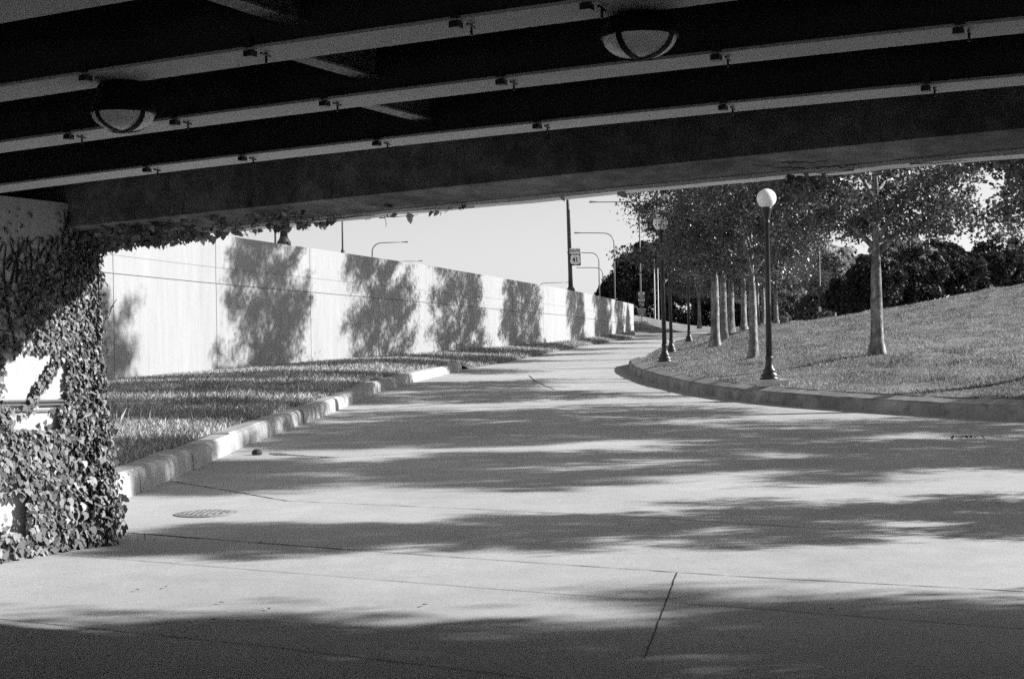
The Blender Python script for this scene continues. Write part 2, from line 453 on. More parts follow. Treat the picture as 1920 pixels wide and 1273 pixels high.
# ------------------------------------------------------------------ bridge
C0 = np.array([-3.4, 12.4]); E = np.array([.889, -.458]); NN = np.array([.458, .889])
def B(t, wv, z): p = C0+E*t+NN*wv; return (p[0], p[1], z)
def zf(t):
    q = min(t, 9.0)-3.82; z = 2.9+.014*q-.0025*q*q
    return z-.012*max(0, t-9)
def zb(t): return 2.665+.025*(t-3.82)-.0006*(t-3.82)**2 if t < 9 else 2.665+.025*5.18-.0006*26.8
TT = np.r_[np.linspace(-.88, 10, 15), 13, 16.4]
br = thing('bridge', B(8, -6, 0), 'dark low bridge overhead on parallel steel beams with a concrete edge beam', 'bridge')
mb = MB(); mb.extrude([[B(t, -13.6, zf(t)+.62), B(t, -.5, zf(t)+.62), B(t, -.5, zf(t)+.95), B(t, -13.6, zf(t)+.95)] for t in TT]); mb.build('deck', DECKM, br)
mb = MB(); rg = []
for t in np.r_[-3.4, np.linspace(-.6, 16.4, 60)]:
    z = zb(t); e = rng.normal()*.004
    rg.append([B(t, 0, z+.03), B(t, .0, z+1.75), B(t, -.35, z+1.75), B(t, -.38, z+1.27), B(t, -.54, z+1.2), B(t, -.56, z+.10), B(t, -.22, z+.03)])
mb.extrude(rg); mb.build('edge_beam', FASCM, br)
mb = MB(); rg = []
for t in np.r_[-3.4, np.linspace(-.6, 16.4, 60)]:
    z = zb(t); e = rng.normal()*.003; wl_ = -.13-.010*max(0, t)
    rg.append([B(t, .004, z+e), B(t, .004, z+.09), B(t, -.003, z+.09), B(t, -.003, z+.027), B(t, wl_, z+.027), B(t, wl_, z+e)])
mb.extrude(rg); mb.build('lit_lip', LITLIPM, br)  # underside lip of the edge beam, its lit look put into the colour
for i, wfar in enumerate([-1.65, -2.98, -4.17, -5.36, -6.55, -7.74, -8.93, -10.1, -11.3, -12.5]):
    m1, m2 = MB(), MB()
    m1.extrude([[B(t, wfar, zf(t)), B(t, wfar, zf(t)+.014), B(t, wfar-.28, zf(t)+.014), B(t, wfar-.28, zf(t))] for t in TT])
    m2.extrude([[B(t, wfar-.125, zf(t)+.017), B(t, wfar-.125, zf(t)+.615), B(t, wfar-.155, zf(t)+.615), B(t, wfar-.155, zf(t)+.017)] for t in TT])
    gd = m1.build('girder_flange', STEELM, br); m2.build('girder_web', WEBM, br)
    if i > 4: continue
    xs = {0: [(275,322),(455,302),(708,270),(1010,238),(1360,203),(1742,160)], 1: [(128,272),(328,245),(610,208),(943,160),(1348,113),(1805,57)],
          2: [(160,175),(470,122),(858,60),(1105,18),(1640,-60)], 3: [(283,2),(-60,70),(700,-80)], 4: []}[i]
    for (px, py) in xs:
        # t where the girder is seen at that column
        u = (px-CX)/FPX; ww = wfar-.29
        p = C0+NN*ww; t = (u*p[1]-p[0])/(E[0]-u*E[1])
        z = zf(t); ck = MB(); rz = math.atan2(E[1], E[0])
        ck.box(B(t, wfar-.265, z-.018), (.042, .045, .026), rz); ck.box(B(t+.01, wfar-.285, z+.03), (.04, .02, .05), rz)
        ck.tube([B(t+.03, wfar-.19, z-.002), B(t+.03, wfar-.19, z-.05)], .006, 6)
        ck.tube([B(t+.035, wfar-.235, z-.012), B(t+.03, wfar-.16, z-.014)], .006, 6)
        o = ck.build('clamp', IRON, None, rel=False)
        o.parent = gd; o.matrix_parent_inverse = Matrix.Translation(-Vector(br.location))
# cross frames between the girders (lit strips of their lower flange)
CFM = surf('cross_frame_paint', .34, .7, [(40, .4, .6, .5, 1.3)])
for (xb, yb, wb, wa) in [(560, 47, -4.32, -5.49), (705, 152, -3.13, -4.30), (805, 229, -1.80, -3.11)]:
    d = ray(xb, yb); o3 = np.array([0, 0, EYE]); n3 = np.array([NN[0], NN[1], 0])
    k = (wb-.004-(-C0)@NN)/(d@n3); pb = o3+d*k; pa = pb-n3*(wb-wa-.02)
    mb = MB(); hw = .055; e3 = np.array([E[0], E[1], 0])
    mb.extrude([[tuple(p+e3*hw), tuple(p+e3*hw+np.array([0, 0, .012])), tuple(p-e3*hw+np.array([0, 0, .012])), tuple(p-e3*hw)] for p in (pa, pb)])
    mb.extrude([[tuple(p+e3*.006+np.array([0, 0, .014])), tuple(p+e3*.006+np.array([0, 0, .2])), tuple(p-e3*.006+np.array([0, 0, .2])), tuple(p-e3*.006+np.array([0, 0, .014]))] for p in (pa, pb)])
    mb.build('cross_frame', CFM, br)
# abutments: near one on the left, far one well off to the right
mb = MB()
zs = 2.86
mb.extrude([[B(0, wv, -.2), B(0, wv, zs), B(-.9, wv, zs), B(-.9, wv, 3.55), B(-3.6, wv, 3.55), B(-3.6, wv, -.2)] for wv in (-.22, -1.2, -4, -13.5)])
mb.build('abutment', ABUTM, br)
mb = MB(); mb.extrude([[B(16.2, wv, -.2), B(16.2, wv, 2.72), B(17, wv, 2.72), B(17, wv, 3.5), B(19, wv, 3.5), B(19, wv, -.2)] for wv in (.05, -4, -13.5)])
mb.build('abutment', ABUTM, br)
# conduits along the left abutment face
cd = MB()
for z, r_ in ((1.245, .012), (1.215, .008), (1.17, .006)):
    cd.tube([B(.03, wv, z+.012*math.sin(wv*3)) for wv in np.linspace(-4, -.35, 14)], r_, 6)
tag(cd.build('conduit', surf('conduit_paint', .12, .6)), 'thin parallel conduits clipped across the ivy covered abutment', 'conduit')

# ------------------------------------------------------------------ bowl lights under the girders
def bowl_light(px, py, Y, label):
    p = at(px, py, Y)
    r = thing('ceiling_light', p, label, 'ceiling light', 'bowl lights hung under the bridge')
    top = 2.9-p[2]
    m = MB(); m.lathe([(.09, top+.02), (.12, top-.02), (.135, .07), (.148, .03), (.155, .012), (.155, -.004), (.150, -.006), (.148, .004)], 32, p); m.build('housing', HOUSM, r, True)
    m = MB(); m.lathe([(.148, .003)]+[(.148*math.cos(a), -.088*math.sin(a)) for a in np.linspace(.02, 1.5, 14)], 32, p); m.build('bowl', BOWLM, r, True)
    m = MB()
    for k in range(2):
        th = R(52+90*k); dx, dy = math.cos(th), math.sin(th); L_ = []
        for a in np.linspace(-math.pi/2, math.pi/2, 25):
            rr, z = .152*math.sin(a), -.093*math.cos(a)-.002*k
            c = p+np.array([dx*rr, dy*rr, z]); s_ = np.array([-dy, dx, 0])*.013
            L_.append([c-s_, c+s_, c+s_+np.array([0, 0, .006]), c-s_+np.array([0, 0, .006])])
        m.extrude(L_)
    m.build('strap', HOUSM, r)
bowl_light(231, 213, 6.9, 'round bowl light under the bridge nearest the ivy covered abutment')
bowl_light(1199, 70, 5.72, 'round bowl light at the top of the view above the road sign')

# ------------------------------------------------------------------ globe lamps
lamp_proto = None
def globe_lamp(px, py, Y, H, label, tilt=0):
    global lamp_proto
    p = at(px, py, Y); p[2] = lawn_z(p[0], p[1])+.05
    if lamp_proto is None:
        r = thing('globe_lamp', (0, 0, 0), label, 'street lamp', 'black globe lamps along the curved kerb')
        m = MB(); m.box((.06, -.02, .0), (.66, .62, .16)); m.build('pedestal', PEDM, r)
        m = MB(); m.lathe([(.235, .082), (.235, .12), (.19, .14), (.215, .17), (.21, .2), (.135, .26), (.155, .285), (.16, .31), (.11, .36), (.095, .44), (.085, .56), (.10, .60), (.095, .63), (.075, .66)], 24); m.build('base', IRON, r, True)
        m = MB(); m.lathe([(.074, .65), (.068, 2), (.058, 3.85), (.072, 3.87), (.072, 3.9), (.062, 3.92), (.07, 3.98), (.10, 4.10), (.125, 4.2), (.13, 4.235), (.125, 4.25), (.11, 4.255)], 20); m.build('post', IRON, r, True)
        m = MB(); m.lathe([(.105, 4.257), (.12, 4.262)]+[(.235*math.sin(a), 4.468-.235*math.cos(a)) for a in np.linspace(.55, 3.12, 22)], 28); m.build('globe', OPAL, r, True)
        lamp_proto = r
    else: r = copy_tree(lamp_proto); r['label'] = label
    r.location = p; s_ = H/4.70; r.scale = (s_, s_, s_); r.rotation_euler = (0, tilt, 0)
    return r
globe_lamp(1443, 720, 31.7, 4.27, 'black lamp post with a bright white globe standing nearest behind the kerb')
globe_lamp(1247, 679, 42.6, 4.40, 'black globe lamp by the rounded nose of the kerb', R(-.9))
globe_lamp(1259, 658, 58.5, 4.5, 'black globe lamp half hidden behind the lamp at the kerb nose', R(-.6))
globe_lamp(1292, 639, 75, 4.7, 'thin distant globe lamp between the path and the first tree trunk', R(-.2))

# ------------------------------------------------------------------ trees
def leaf_quads(C, size, rg, upbias=.5):
    n = len(C); d = rg.normal(size=(n, 3)); d[:, 2] += 0; d /= np.linalg.norm(d, axis=1)[:, None]
    nz = rg.normal(size=(n, 3)); nz[:, 2] = np.abs(nz[:, 2])+upbias; a = np.cross(d, nz); a /= np.linalg.norm(a, axis=1)[:, None]+1e-9
    s_ = (size*rg.uniform(.6, 1.25, n))[:, None]
    droop = np.array([0, 0, -.18])*s_
    q = np.stack([C-d*s_*.5, C+a*s_*.36-d*s_*.05, C+d*s_*.55+droop, C-a*s_*.36-d*s_*.05], 1)
    return q.reshape(-1, 3)
def make_tree(seed, H=13.6, rmax=2.8, fork=2.5, nl=38, leafsz=.105, per=175, r0=.165):
    rg = np.random.default_rng(seed); m = MB(); cl = []
    zz = np.linspace(0, H*.88, 18)
    tr = np.stack([.10*np.sin(zz*.7+seed)*zz/H, .10*np.cos(zz*.6+seed*2)*zz/H, zz], 1); tr[:, :2] -= tr[0, :2]
    rad = r0*(1-.92*(zz/(H*.88))**.8).clip(.07)
    tr = np.vstack([tr[0], tr[0]+np.array([0, 0, .12]), tr[0]+np.array([0, 0, .34]), tr[1:]]); tr[0, 2] = -.2
    rad = rad*np.where(zz > fork+.3, .74, 1); rad = np.r_[r0*1.5, r0*1.25, r0*1.05, rad[1:]]
    n_ = 14; k0 = len(m.v)
    m.tube(tr, rad, n_)
    v = m.v[k0]; lump = 1+.10*np.sin(np.arange(n_)*2*math.pi/n_*3+seed)+.05*np.sin(np.arange(n_)*2*math.pi/n_*5)
    for q in range(len(tr)):
        c = tr[q]; f_ = (1+(lump-1)*(1.7 if q < 2 else .8)+.03*rg.normal(size=n_))[:, None]
        v[q*n_:(q+1)*n_] = c+(v[q*n_:(q+1)*n_]-c)*f_
    def env(z):
        q = np.clip((z-fork)/(H-fork), 0, 1)
        return rmax*np.interp(q, [0, .1, .3, .6, .85, 1], [.85, 1.0, 1.04, .92, .62, .2])
    for i in range(-3, nl):
        low = i < 0; q = (i+.3)/nl if not low else .02; z0 = fork*1.0+(H*.86-fork)*q**1.15 if not low else fork*1.14+.2*(i+3)
        az = i*2.4+rg.normal()*.3; rf = rg.uniform(.12, .3) if low else (rg.uniform(.35, .65) if q > .16 else rg.uniform(.5, .8))
        L_ = env(z0+.9)*rg.uniform(.78, 1.15); rise = L_*rf
        b0 = np.array([np.interp(z0, tr[3:, 2], tr[3:, 0]), np.interp(z0, tr[3:, 2], tr[3:, 1]), z0])
        tts = np.linspace(0, 1, 9); wob = rg.normal(size=(9, 3))*.05*L_*tts[:, None]*.6
        pts = np.array([b0+np.array([math.cos(az+.3*t*math.sin(i))*L_*t, math.sin(az+.3*t*math.sin(i))*L_*t, rise*(1.9*t-.9*t*t)]) for t in tts])+wob
        rb = r0*(.2 if low else (.40 if q > .16 else .52))*(1-.6*q)
        m.tube(pts, rb*(1-.88*tts**.8), 7)
        ns = 8
        for k in range(ns):
            t = .16+.84*(k+rg.uniform(0, .8))/ns; t = min(t, 1); c = np.array([np.interp(t, tts, pts[:, a]) for a in range(3)])
            sa = az+(1 if k % 2 else -1)*rg.uniform(.4, 1.4); sl_ = L_*.40*(1.2-.6*t)*rg.uniform(.7, 1.25)
            e = c+np.array([math.cos(sa)*sl_, math.sin(sa)*sl_, sl_*rg.uniform(-.45 if q < .25 else -.25, .35 if q < .25 else .7)])
            m.tube([c, (c+e)/2+np.array([0, 0, .08*sl_]), e], [rb*.36, rb*.22, rb*.08], 4, cap=False)
            for u in (.4, .75, 1.05):
                cc = c+(e-c)*u+rg.normal(size=3)*.1
                nn = int(per*rg.uniform(.2, .62)); sp = np.array([.21, .21, .14])*rg.uniform(.6, 1.35)
                cl.append(cc+rg.normal(size=(nn, 3))*sp)
    top = tr[-1]
    for k in range(14):
        cl.append(top+np.array([rg.normal()*.5, rg.normal()*.5, rg.uniform(-1.4, 1.1)])+rg.normal(size=(60, 3))*.25)
    C = np.concatenate(cl); C = C[C[:, 2] > fork*.93]
    return m, leaf_quads(C, leafsz, rg)
protos = []
def tree(x, y, z, var, label, sc_=1.0, rz=0, group='young trees lining the lawn'):
    while len(protos) <= var: protos.append(None)
    if protos[var] is None:
        r = thing('tree', (0, 0, 0), label, 'tree', group)
        m, q = make_tree(30+var, leafsz=.13, per=170) if var == 3 else make_tree(30+var)
        m.build('trunk', BARK, r, True); fastmesh('crown', q, 4, LEAFM, r); protos[var] = r
    else: r = copy_tree(protos[var]); tag(r, label, 'tree', group)
    if y < 100 and tipdist((x, y)) < 30 and group != 'trees outside the right edge': z = lawn_z(x, y)
    r.location = (x, y, z); r.rotation_euler = (0, 0, rz); r.scale = (sc_, sc_, sc_)
    return r
def tpx(px, py, Y): p = at(px, py, Y); return p[0], p[1], p[2]
tree(*tpx(1646, 664, 36), 0, 'nearest lawn tree with a pale forked trunk standing alone on the open grass', .98, .4)
tree(*tpx(1413, 656, 41.2), 0, 'tree with a stout trunk just left of the nearest globe lamp', .82, 2.1)
tree(*tpx(1342, 646, 50.8), 1, 'front tree of the receding row left of the stout trunk', 1, 4.0)
tree(*tpx(1357, 634, 59.2), 0, 'slim second trunk of the receding tree row', 1, 3.0)
tree(*tpx(1371, 626, 67.4), 1, 'third trunk of the receding tree row', 1, 5.2)
tree(*tpx(1395, 617, 75.6), 2, 'far trunk of the tree row showing beside the stout trunk', 1, 1.2)
tree(*tpx(1409, 613, 87), 0, 'far row tree mostly hidden behind the stout trunk', 1, .3)
tree(*tpx(1420, 610, 96), 2, 'farther row tree mostly hidden behind the stout trunk and the nearest lamp', 1, 2.3)
tree(*tpx(1432, 608, 106), 1, 'farthest row tree mostly hidden behind the nearest lamp post', 1, 3.3)
tree(*tpx(1455, 608, 98), 0, 'pale slender trunk standing just right of the nearest globe lamp post', 1, .9)
tree(*tpx(1312, 612, 120), 1, 'distant leaning tree beyond the far bend of the path', .9, 2.0)
off = [(11.9, 28.4, 1, 1.12, 2.6), (17.2, 25.2, 2, .76, .5), (15.5, 20.4, 3, .88, 3.5), (10.2, 13.8, 3, .5, 4.4), (13.0, 7.2, 3, 1.0, 1.0), (19.4, 7.7, 3, 1.0, 2.0)]
for i, (x, y, v, s_, rz) in enumerate(off):
    if i == 0: lb, gp = 'leafy tree at the right edge hanging its low branches over the hill', 'young trees lining the lawn'
    else: lb, gp = 'lawn tree outside the right edge whose crown shadow falls across the near road', 'trees outside the right edge'
    tree(x, y, lawn_z(x, y) if y > 22 else float(G(y))+.26, v, lb, s_, rz, gp)

# far trees and bushes: crowns built from lumps of leaves
def lumps(seed, rx, ry, rz_, nl, per, leafsz, cone=0, base=0):
    rg = np.random.default_rng(seed); out = []
    for _ in range(nl):
        v = rg.normal(size=3); v /= np.linalg.norm(v); v *= rg.uniform(.45, 1)**.5
        sh = 1-cone*max(0, (v[2]+1)/2)
        c = np.array([v[0]*rx*sh, v[1]*ry*sh, rz_*(v[2]+1)+base]); s_ = min(rx, rz_)*rg.uniform(.16, .3)
        p = rg.normal(size=(per, 3)); p /= np.linalg.norm(p, axis=1)[:, None]; p *= (rg.uniform(.3, 1, per)**.6)[:, None]
        q = c+p*s_*np.array([1.15, 1.15, .9]); out.append(q[q[:, 2] > .02])
    return leaf_quads(np.concatenate(out), leafsz, rg)
def bush(px, pyb, pyt, Y, wpx, label, mat, seed, name='bush', cat='bush', group=None, trunk=True, cone=0, nl=70, per=80, lf=.2, drop=.2):
    b = at(px, pyb, Y); t = at(px, pyt, Y); h = t[2]-b[2]; rx = wpx*Y/FPX/2
    r = thing(name, b, label, cat, group)
    bs = .22*h if name != 'bush' else 0
    q = lumps(seed, rx, rx*.85, (h-bs)/2, nl, per, lf, cone, bs)
    fastmesh('crown' if trunk else 'foliage', q, 4, mat, r)
    m = MB(); m.tube([(0, 0, -drop), (.05, 0, h*.3), (0, .05, h*.75)], [.03*h*.7, .022*h*.7, .008*h*.7], 7)
    for k in range(6):
        a = k*1.05; m.tube([(0, 0, h*.12*(k % 3)), (math.cos(a)*rx*.4, math.sin(a)*rx*.35, h*.35+.07*h*k/2), (math.cos(a)*rx*.7, math.sin(a)*rx*.6, h*.5+.07*h*k/2)], [.012*h*.7, .008*h*.7, .004*h*.7], 5, cap=False)
    m.build('trunk' if trunk else 'stem', BARK, r, rel=False)
    return r
gB = 'dark bushes along the hill crest'
for i, (px, pb, pt, Y, wd, lb) in enumerate([
    (1640, 580, 478, 64, 110, 'dark rounded bush at the left end of the hilltop hedge row'),
    (1715, 572, 462, 66, 130, 'dark bush below the gap of sky behind the nearest lawn tree'),
    (1795, 566, 472, 67, 130, 'dark hilltop bush under the drooping leaf cluster'),
    (1870, 560, 466, 68, 130, 'dark hilltop bush close to the right edge'),
    (1945, 558, 458, 69, 130, 'dark hilltop bush cut by the right edge')]):
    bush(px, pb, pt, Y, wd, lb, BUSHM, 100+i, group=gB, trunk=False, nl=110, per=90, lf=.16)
gG = 'pale leafy trees beyond the lawn'
for i, (px, pb, pt, Y, wd, lb) in enumerate([
    (1500, 596, 425, 112, 130, 'pale leafy tree seen between the globe lamp and the nearest lawn tree'),
    (1565, 592, 460, 104, 110, 'greyish leafy tree low behind the nearest lawn tree on its left'),
    (1690, 540, 448, 96, 150, 'pale bushy tree rising over the hedge row right of the nearest lawn tree'),
    (1420, 600, 480, 120, 110, 'greyish leafy tree behind the stout trunk')]):
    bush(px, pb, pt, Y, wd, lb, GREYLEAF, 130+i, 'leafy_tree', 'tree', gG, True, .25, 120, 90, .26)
bush(1462, 608, 540, 108, 90, 'low rounded shrub at the foot of the pale leafy tree', MIDLEAF, 140, trunk=False, nl=70, per=80, lf=.2)
bush(1525, 604, 552, 104, 70, 'small dim shrub where the hill meets the far trees', MIDLEAF, 141, trunk=False, nl=60, per=70, lf=.2)
gF = 'dark far trees behind the bend'
for i, (px, pb, pt, Y, wd, lb) in enumerate([
    (1150, 600, 520, 215, 70, 'lowest dark tree at the left end of the far grove'),
    (1178, 600, 478, 210, 76, 'dark tree rising above the end of the retaining wall'),
    (1212, 600, 450, 195, 80, 'dark tree behind the stack of route plates'),
    (1255, 606, 440, 185, 90, 'dark dense tree behind the lamp at the kerb nose'),
    (1300, 606, 430, 175, 90, 'dark dense tree behind the thin distant globe lamp'),
    (1345, 606, 440, 165, 90, 'dark dense tree behind the front of the receding row'),
    (1395, 606, 450, 160, 90, 'dark dense tree behind the far trunk of the row'),
    (1445, 602, 470, 158, 90, 'dark dense tree behind the nearest globe lamp'),
    (1610, 585, 480, 150, 110, 'dark dense tree left of the hilltop hedge row'),
    (1760, 560, 452, 160, 150, 'dark tree line crown low over the hedge row'),
    (1880, 560, 445, 170, 160, 'dark tree crown beyond the hedge near the right edge')]):
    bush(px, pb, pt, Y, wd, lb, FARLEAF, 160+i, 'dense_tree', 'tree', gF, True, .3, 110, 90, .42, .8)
    o = [c for c in COL.objects if c.name.startswith('dense_tree')][-1]
for i, (px, pb, pt, Y, wd, lb) in enumerate([
    (1225, 616, 545, 168, 90, 'dark shrub behind the grassy bank beside the route plates'),
    (1285, 618, 540, 160, 90, 'dark shrub behind the bank left of the leaning far tree'),
    (1345, 618, 545, 150, 90, 'dark shrub filling the gap behind the front row trunk'),
    (1400, 614, 545, 145, 90, 'dark shrub filling the gap behind the stout trunk'),
    (1480, 612, 548, 140, 120, 'dark shrub far behind the litter bin'),
    (1548, 606, 545, 132, 110, 'dark shrub far behind the slim post with a white foot'),
    (1662, 584, 520, 76, 90, 'dark shrub just right of the nearest lawn trunk on the crest'),
    (1590, 592, 520, 92, 80, 'dark shrub in shade at the left end of the hill crest')]):
    bush(px, pb, pt, Y, wd, lb, FARLEAF, 190+i, trunk=False, nl=90, per=80, lf=.3, group='dark shrubs below the far trees')

# ------------------------------------------------------------------ ivy
def ivy_leaves(C, Nrm, size, rg):
    """lobed leaves (9 corners) hanging from points C with outward normals Nrm"""
    shp = np.array([(0, .0), (.28, -.08), (.5, .18), (.34, .34), (.30, .62), (0, 1.0), (-.30, .62), (-.34, .34), (-.5, .18), (-.28, -.08)])
    zz = np.array([0, .0, -.12, -.03, -.08, -.22, -.08, -.03, -.12, 0])
    n = len(C)
    dn = np.array([0, 0, -1.0])+rg.normal(size=(n, 3))*.38
    nr = Nrm+rg.normal(size=(n, 3))*.42+np.array([0, 0, .35]); nr /= np.linalg.norm(nr, axis=1)[:, None]
    dn -= nr*np.sum(dn*nr, 1)[:, None]; dn /= np.linalg.norm(dn, axis=1)[:, None]
    sd_ = np.cross(dn, nr); s_ = (size*rg.uniform(.45, 1.45, n))[:, None, None]
    P = C[:, None, :]+s_*(sd_[:, None, :]*shp[None, :, :1]+dn[:, None, :]*shp[None, :, 1:]+nr[:, None, :]*zz[None, :, None])
    return P.reshape(-1, 3)
def seg_noise(s_, z): return math.sin(s_*7.1+z*3.3)+math.sin(s_*13.7-z*8.1+1)+.8*math.sin(s_*3.1+z*15.0)
iv = thing('ivy', B(0, 0, 0), 'thick leafy ivy climbing the corner of the left bridge abutment', 'ivy')
rg = np.random.default_rng(77)
def px_of(p):
    d = np.asarray(p)-np.array([0, 0, EYE]); k = d@fw
    return CX+FPX*(d@rt)/k, CY-FPX*(d@upv)/k
def dens(x, y):
    """leaf cover over the abutment face, following the outline of the real growth"""
    if y < 440: return .015 if x < 120 else .3
    r_ = 150-max(0, (y-560))*.05
    d = 0
    if x > 128 and y > 470: d = 1
    elif y < 500: d = .3 if x > 90 else .06
    elif y < 600: d = (.62 if x > 40 else .35)*min(1, .35+(y-500)/90)
    elif y < 660: d = .7 if x > 70 else .3
    elif y < 760:
        d = .9 if x > 128-(y-660)*.05 else 0.0
        if abs(x-(118-(y-660)*.62)) < 11: d = .85
        if x < 12: d = .2
    elif y < 805: d = .5 if x < 26 else (.9 if x > 112 else .02)
    elif y < 930: d = .95 if x > 32 else .45
    elif y < 1000: d = .95 if x > 52 else .02
    else: d = .5
    return d
C, Nn = [], []
fn = np.array([E[0], E[1], 0]); bn = np.array([NN[0], NN[1], 0])
for _ in range(37000):
    wv = -rg.uniform(.10, 1.85); z = rg.uniform(.0, 2.8); lowf = np.clip(1.5-z*.75, .25, 1.2)
    edge_ = max(0, 1-(abs(wv)-.2)/.45) if wv < -.2 else 1
    thick = .015+.07*rg.random()*lowf+.15*rg.random()*edge_*lowf
    if wv > -.22:
        p = np.array(B(rg.uniform(-.5, .05)+thick*.6, -.215+rg.random()*.13*lowf, z)); n_ = bn*.9+fn*.35
    else: p = np.array(B(thick, wv, z)); n_ = fn+bn*edge_*.5
    x, y = px_of(p)
    if rg.random() > dens(x, y)*(.72+.28*seg_noise(wv, z)/2): continue
    C.append(p); Nn.append(n_)
fastmesh('leaves', ivy_leaves(np.array(C), np.array(Nn), .058-.022*np.clip(np.array(C)[:, 2]/1.5, 0, 1), rg), 10, IVYM, None).parent = iv
COL.objects[-1].matrix_parent_inverse = Matrix.Translation(-iv.location)
st = MB()
for k in range(60):
    wv, z = -rg.uniform(.25, 1.7), rg.uniform(.0, 1.9); pts = []
    th = math.pi/2+rg.normal()*.5; z = z if wv > -.5 else z+.9
    for q in range(26):
        pts.append(B(.008+.004*rg.random(), min(wv, -.23), z)); th += rg.normal()*.22; th = .85*th+.15*math.pi/2
        wv += math.cos(th)*.07; z += abs(math.sin(th))*.075
        if z > 2.84 or dens(*px_of(B(.02, wv, z))) < .06: break
    if len(pts) > 3: st.tube(pts, np.linspace(.011, .004, len(pts))*rg.uniform(.6, 1.3), 5)
    if len(pts) > 10 and k % 2 == 0 and pts[len(pts)//2][2] > 1.7:
        p0 = np.array(pts[len(pts)//2]); tw = [p0]
        for q in range(9): tw.append(tw[-1]+bn*rg.normal(.0, .05)+np.array([0, 0, rg.normal(.03, .03)])+bn*(.05 if k % 4 else -.05))
        st.tube(tw, .004, 4)
o = st.build('stems', STEMM, None); o.parent = iv; o.matrix_parent_inverse = Matrix.Translation(-iv.location)

# creepers trailing along the lower edge of the bridge
hv = thing('creeper', B(1.2, 0, zb(1.2)), 'ragged creeper trailing along the lower edge of the bridge from the ivy', 'creeper')
C, Nn = [], []
for k in range(1500):
    t = rg.exponential(.75); 
    if t > 5.6 or rg.random() > .55+.45*math.sin(t*9+2*math.sin(t*4)): continue
    z = zb(t); wv = -rg.uniform(-.04, .5)*min(1, 1.3-t*.15)
    p = np.array(B(t-.15, wv, z+(max(0, -wv-.2)*.25)-rg.uniform(0, .05)*max(.2, 1-t*.3))); C.append(p); Nn.append(np.array([-NN[0]*.5, -NN[1]*.5, -.6]))
for (tt_, n_) in [(6.15, 4)]:
    for k in range(n_):
        t = tt_+rg.normal()*.10; C.append(np.array(B(t, -rg.uniform(.0, .3), zb(t)+.0-rg.uniform(0, .02)))); Nn.append(np.array([-NN[0]*.5, -NN[1]*.5, -.6]))
o = fastmesh('leaves', ivy_leaves(np.array(C), np.array(Nn), .055, rg), 10, IVYM, None); o.parent = hv; o.matrix_parent_inverse = Matrix.Translation(-hv.location)
st = MB()
for k in range(34):
    t = rg.exponential(1.3) if k < 29 else rg.uniform(5.9, 6.5)
    if t > 7: continue
    wv = -rg.uniform(0, .45); pts = []; d = rg.choice([-1, 1])
    for q in range(14):
        t += d*rg.uniform(.01, .04); wv += rg.normal()*.018+.004*d; wv = min(.01, max(-.55, wv))
        pts.append(B(t, wv, zb(t)-.008+max(0, -wv-.22)*.26))
    st.tube(pts, np.linspace(.0045, .0015, len(pts)), 4)
for k in range(5):
    t = rg.uniform(.2, 4.0)*rg.uniform(.3, 1); p = np.array(B(t, -rg.uniform(0, .1), zb(t))); pts = [p]; 
    for q in range(rg.integers(2, 4)): pts.append(pts[-1]+np.array([rg.normal()*.012, rg.normal()*.012, -.028]))
    st.tube(pts, .0025, 4)
for k in range(4):
    t = rg.uniform(.3, 2.6); pts = []; z = zb(t)+.1
    for q in range(12):
        pts.append(B(t, -.568, z)); t += rg.normal()*.02+.015; z += .03
    st.tube(pts, np.linspace(.003, .001, len(pts)), 4)
o = st.build('stems', STEMM, None); o.parent = hv; o.matrix_parent_inverse = Matrix.Translation(-hv.location)

# ------------------------------------------------------------------ grass
def blades(P, h, wd, rg, lean=.5):
    n = len(P); a = rg.uniform(0, 2*math.pi, n); d = np.stack([np.cos(a), np.sin(a), np.zeros(n)], 1)
    hh = (h*rg.uniform(.5, 1.35, n))[:, None]; b = rg.uniform(0, 2*math.pi, n); l = np.stack([np.cos(b), np.sin(b), np.zeros(n)], 1)*hh*(lean*rg.uniform(.2, 1.3, n))[:, None]
    w_ = wd if np.ndim(wd) == 0 else wd[:, None]
    mid = P+l*.35+np.array([0, 0, .6])*hh; tip = P+l+np.array([0, 0, 1.0])*hh
    return np.stack([P-d*w_, P+d*w_, mid+d*w_*.8, tip, mid-d*w_*.8], 1).reshape(-1, 3)
def sample_grid(Gd, n, rg, wfun=None):
    Gd = np.asarray(Gd); a, b, _ = Gd.shape; e1 = Gd[1:, :-1]-Gd[:-1, :-1]; e2 = Gd[:-1, 1:]-Gd[:-1, :-1]
    ar = np.linalg.norm(np.cross(e1, e2), axis=2)
    c = Gd[:-1, :-1]
    if wfun is not None: ar = ar*wfun(c)
    pr = (ar/ar.sum()).ravel(); k = rg.choice(len(pr), n, p=pr); i, j = np.unravel_index(k, ar.shape)
    u, v = rg.random(n)[:, None], rg.random(n)[:, None]
    return Gd[i, j]*(1-u)*(1-v)+Gd[i+1, j]*u*(1-v)+Gd[i, j+1]*(1-u)*v+Gd[i+1, j+1]*u*v
P = sample_grid(verge, 62000, rg, lambda c: np.where(c[..., 0]/c[..., 1] > -.34, 1/(8+c[..., 1]-12)**1.1, 0))
hv_ = np.where(P[:, 1] < 40, .12+.07*np.sin(P[:, 0]*1.1+P[:, 1]*.5), .09)*np.clip(tipd if False else 1, 0, 1)
Q1 = blades(P, .085, .006+.00012*P[:, 1], rg, .7)
T_ = sample_grid(verge, 420, rg, lambda c: np.where((c[..., 0]/c[..., 1] > -.34) & (c[..., 1] < 36), 1, 0))
Q2 = blades(T_, .24, .005+np.zeros(len(T_)), rg, .5)
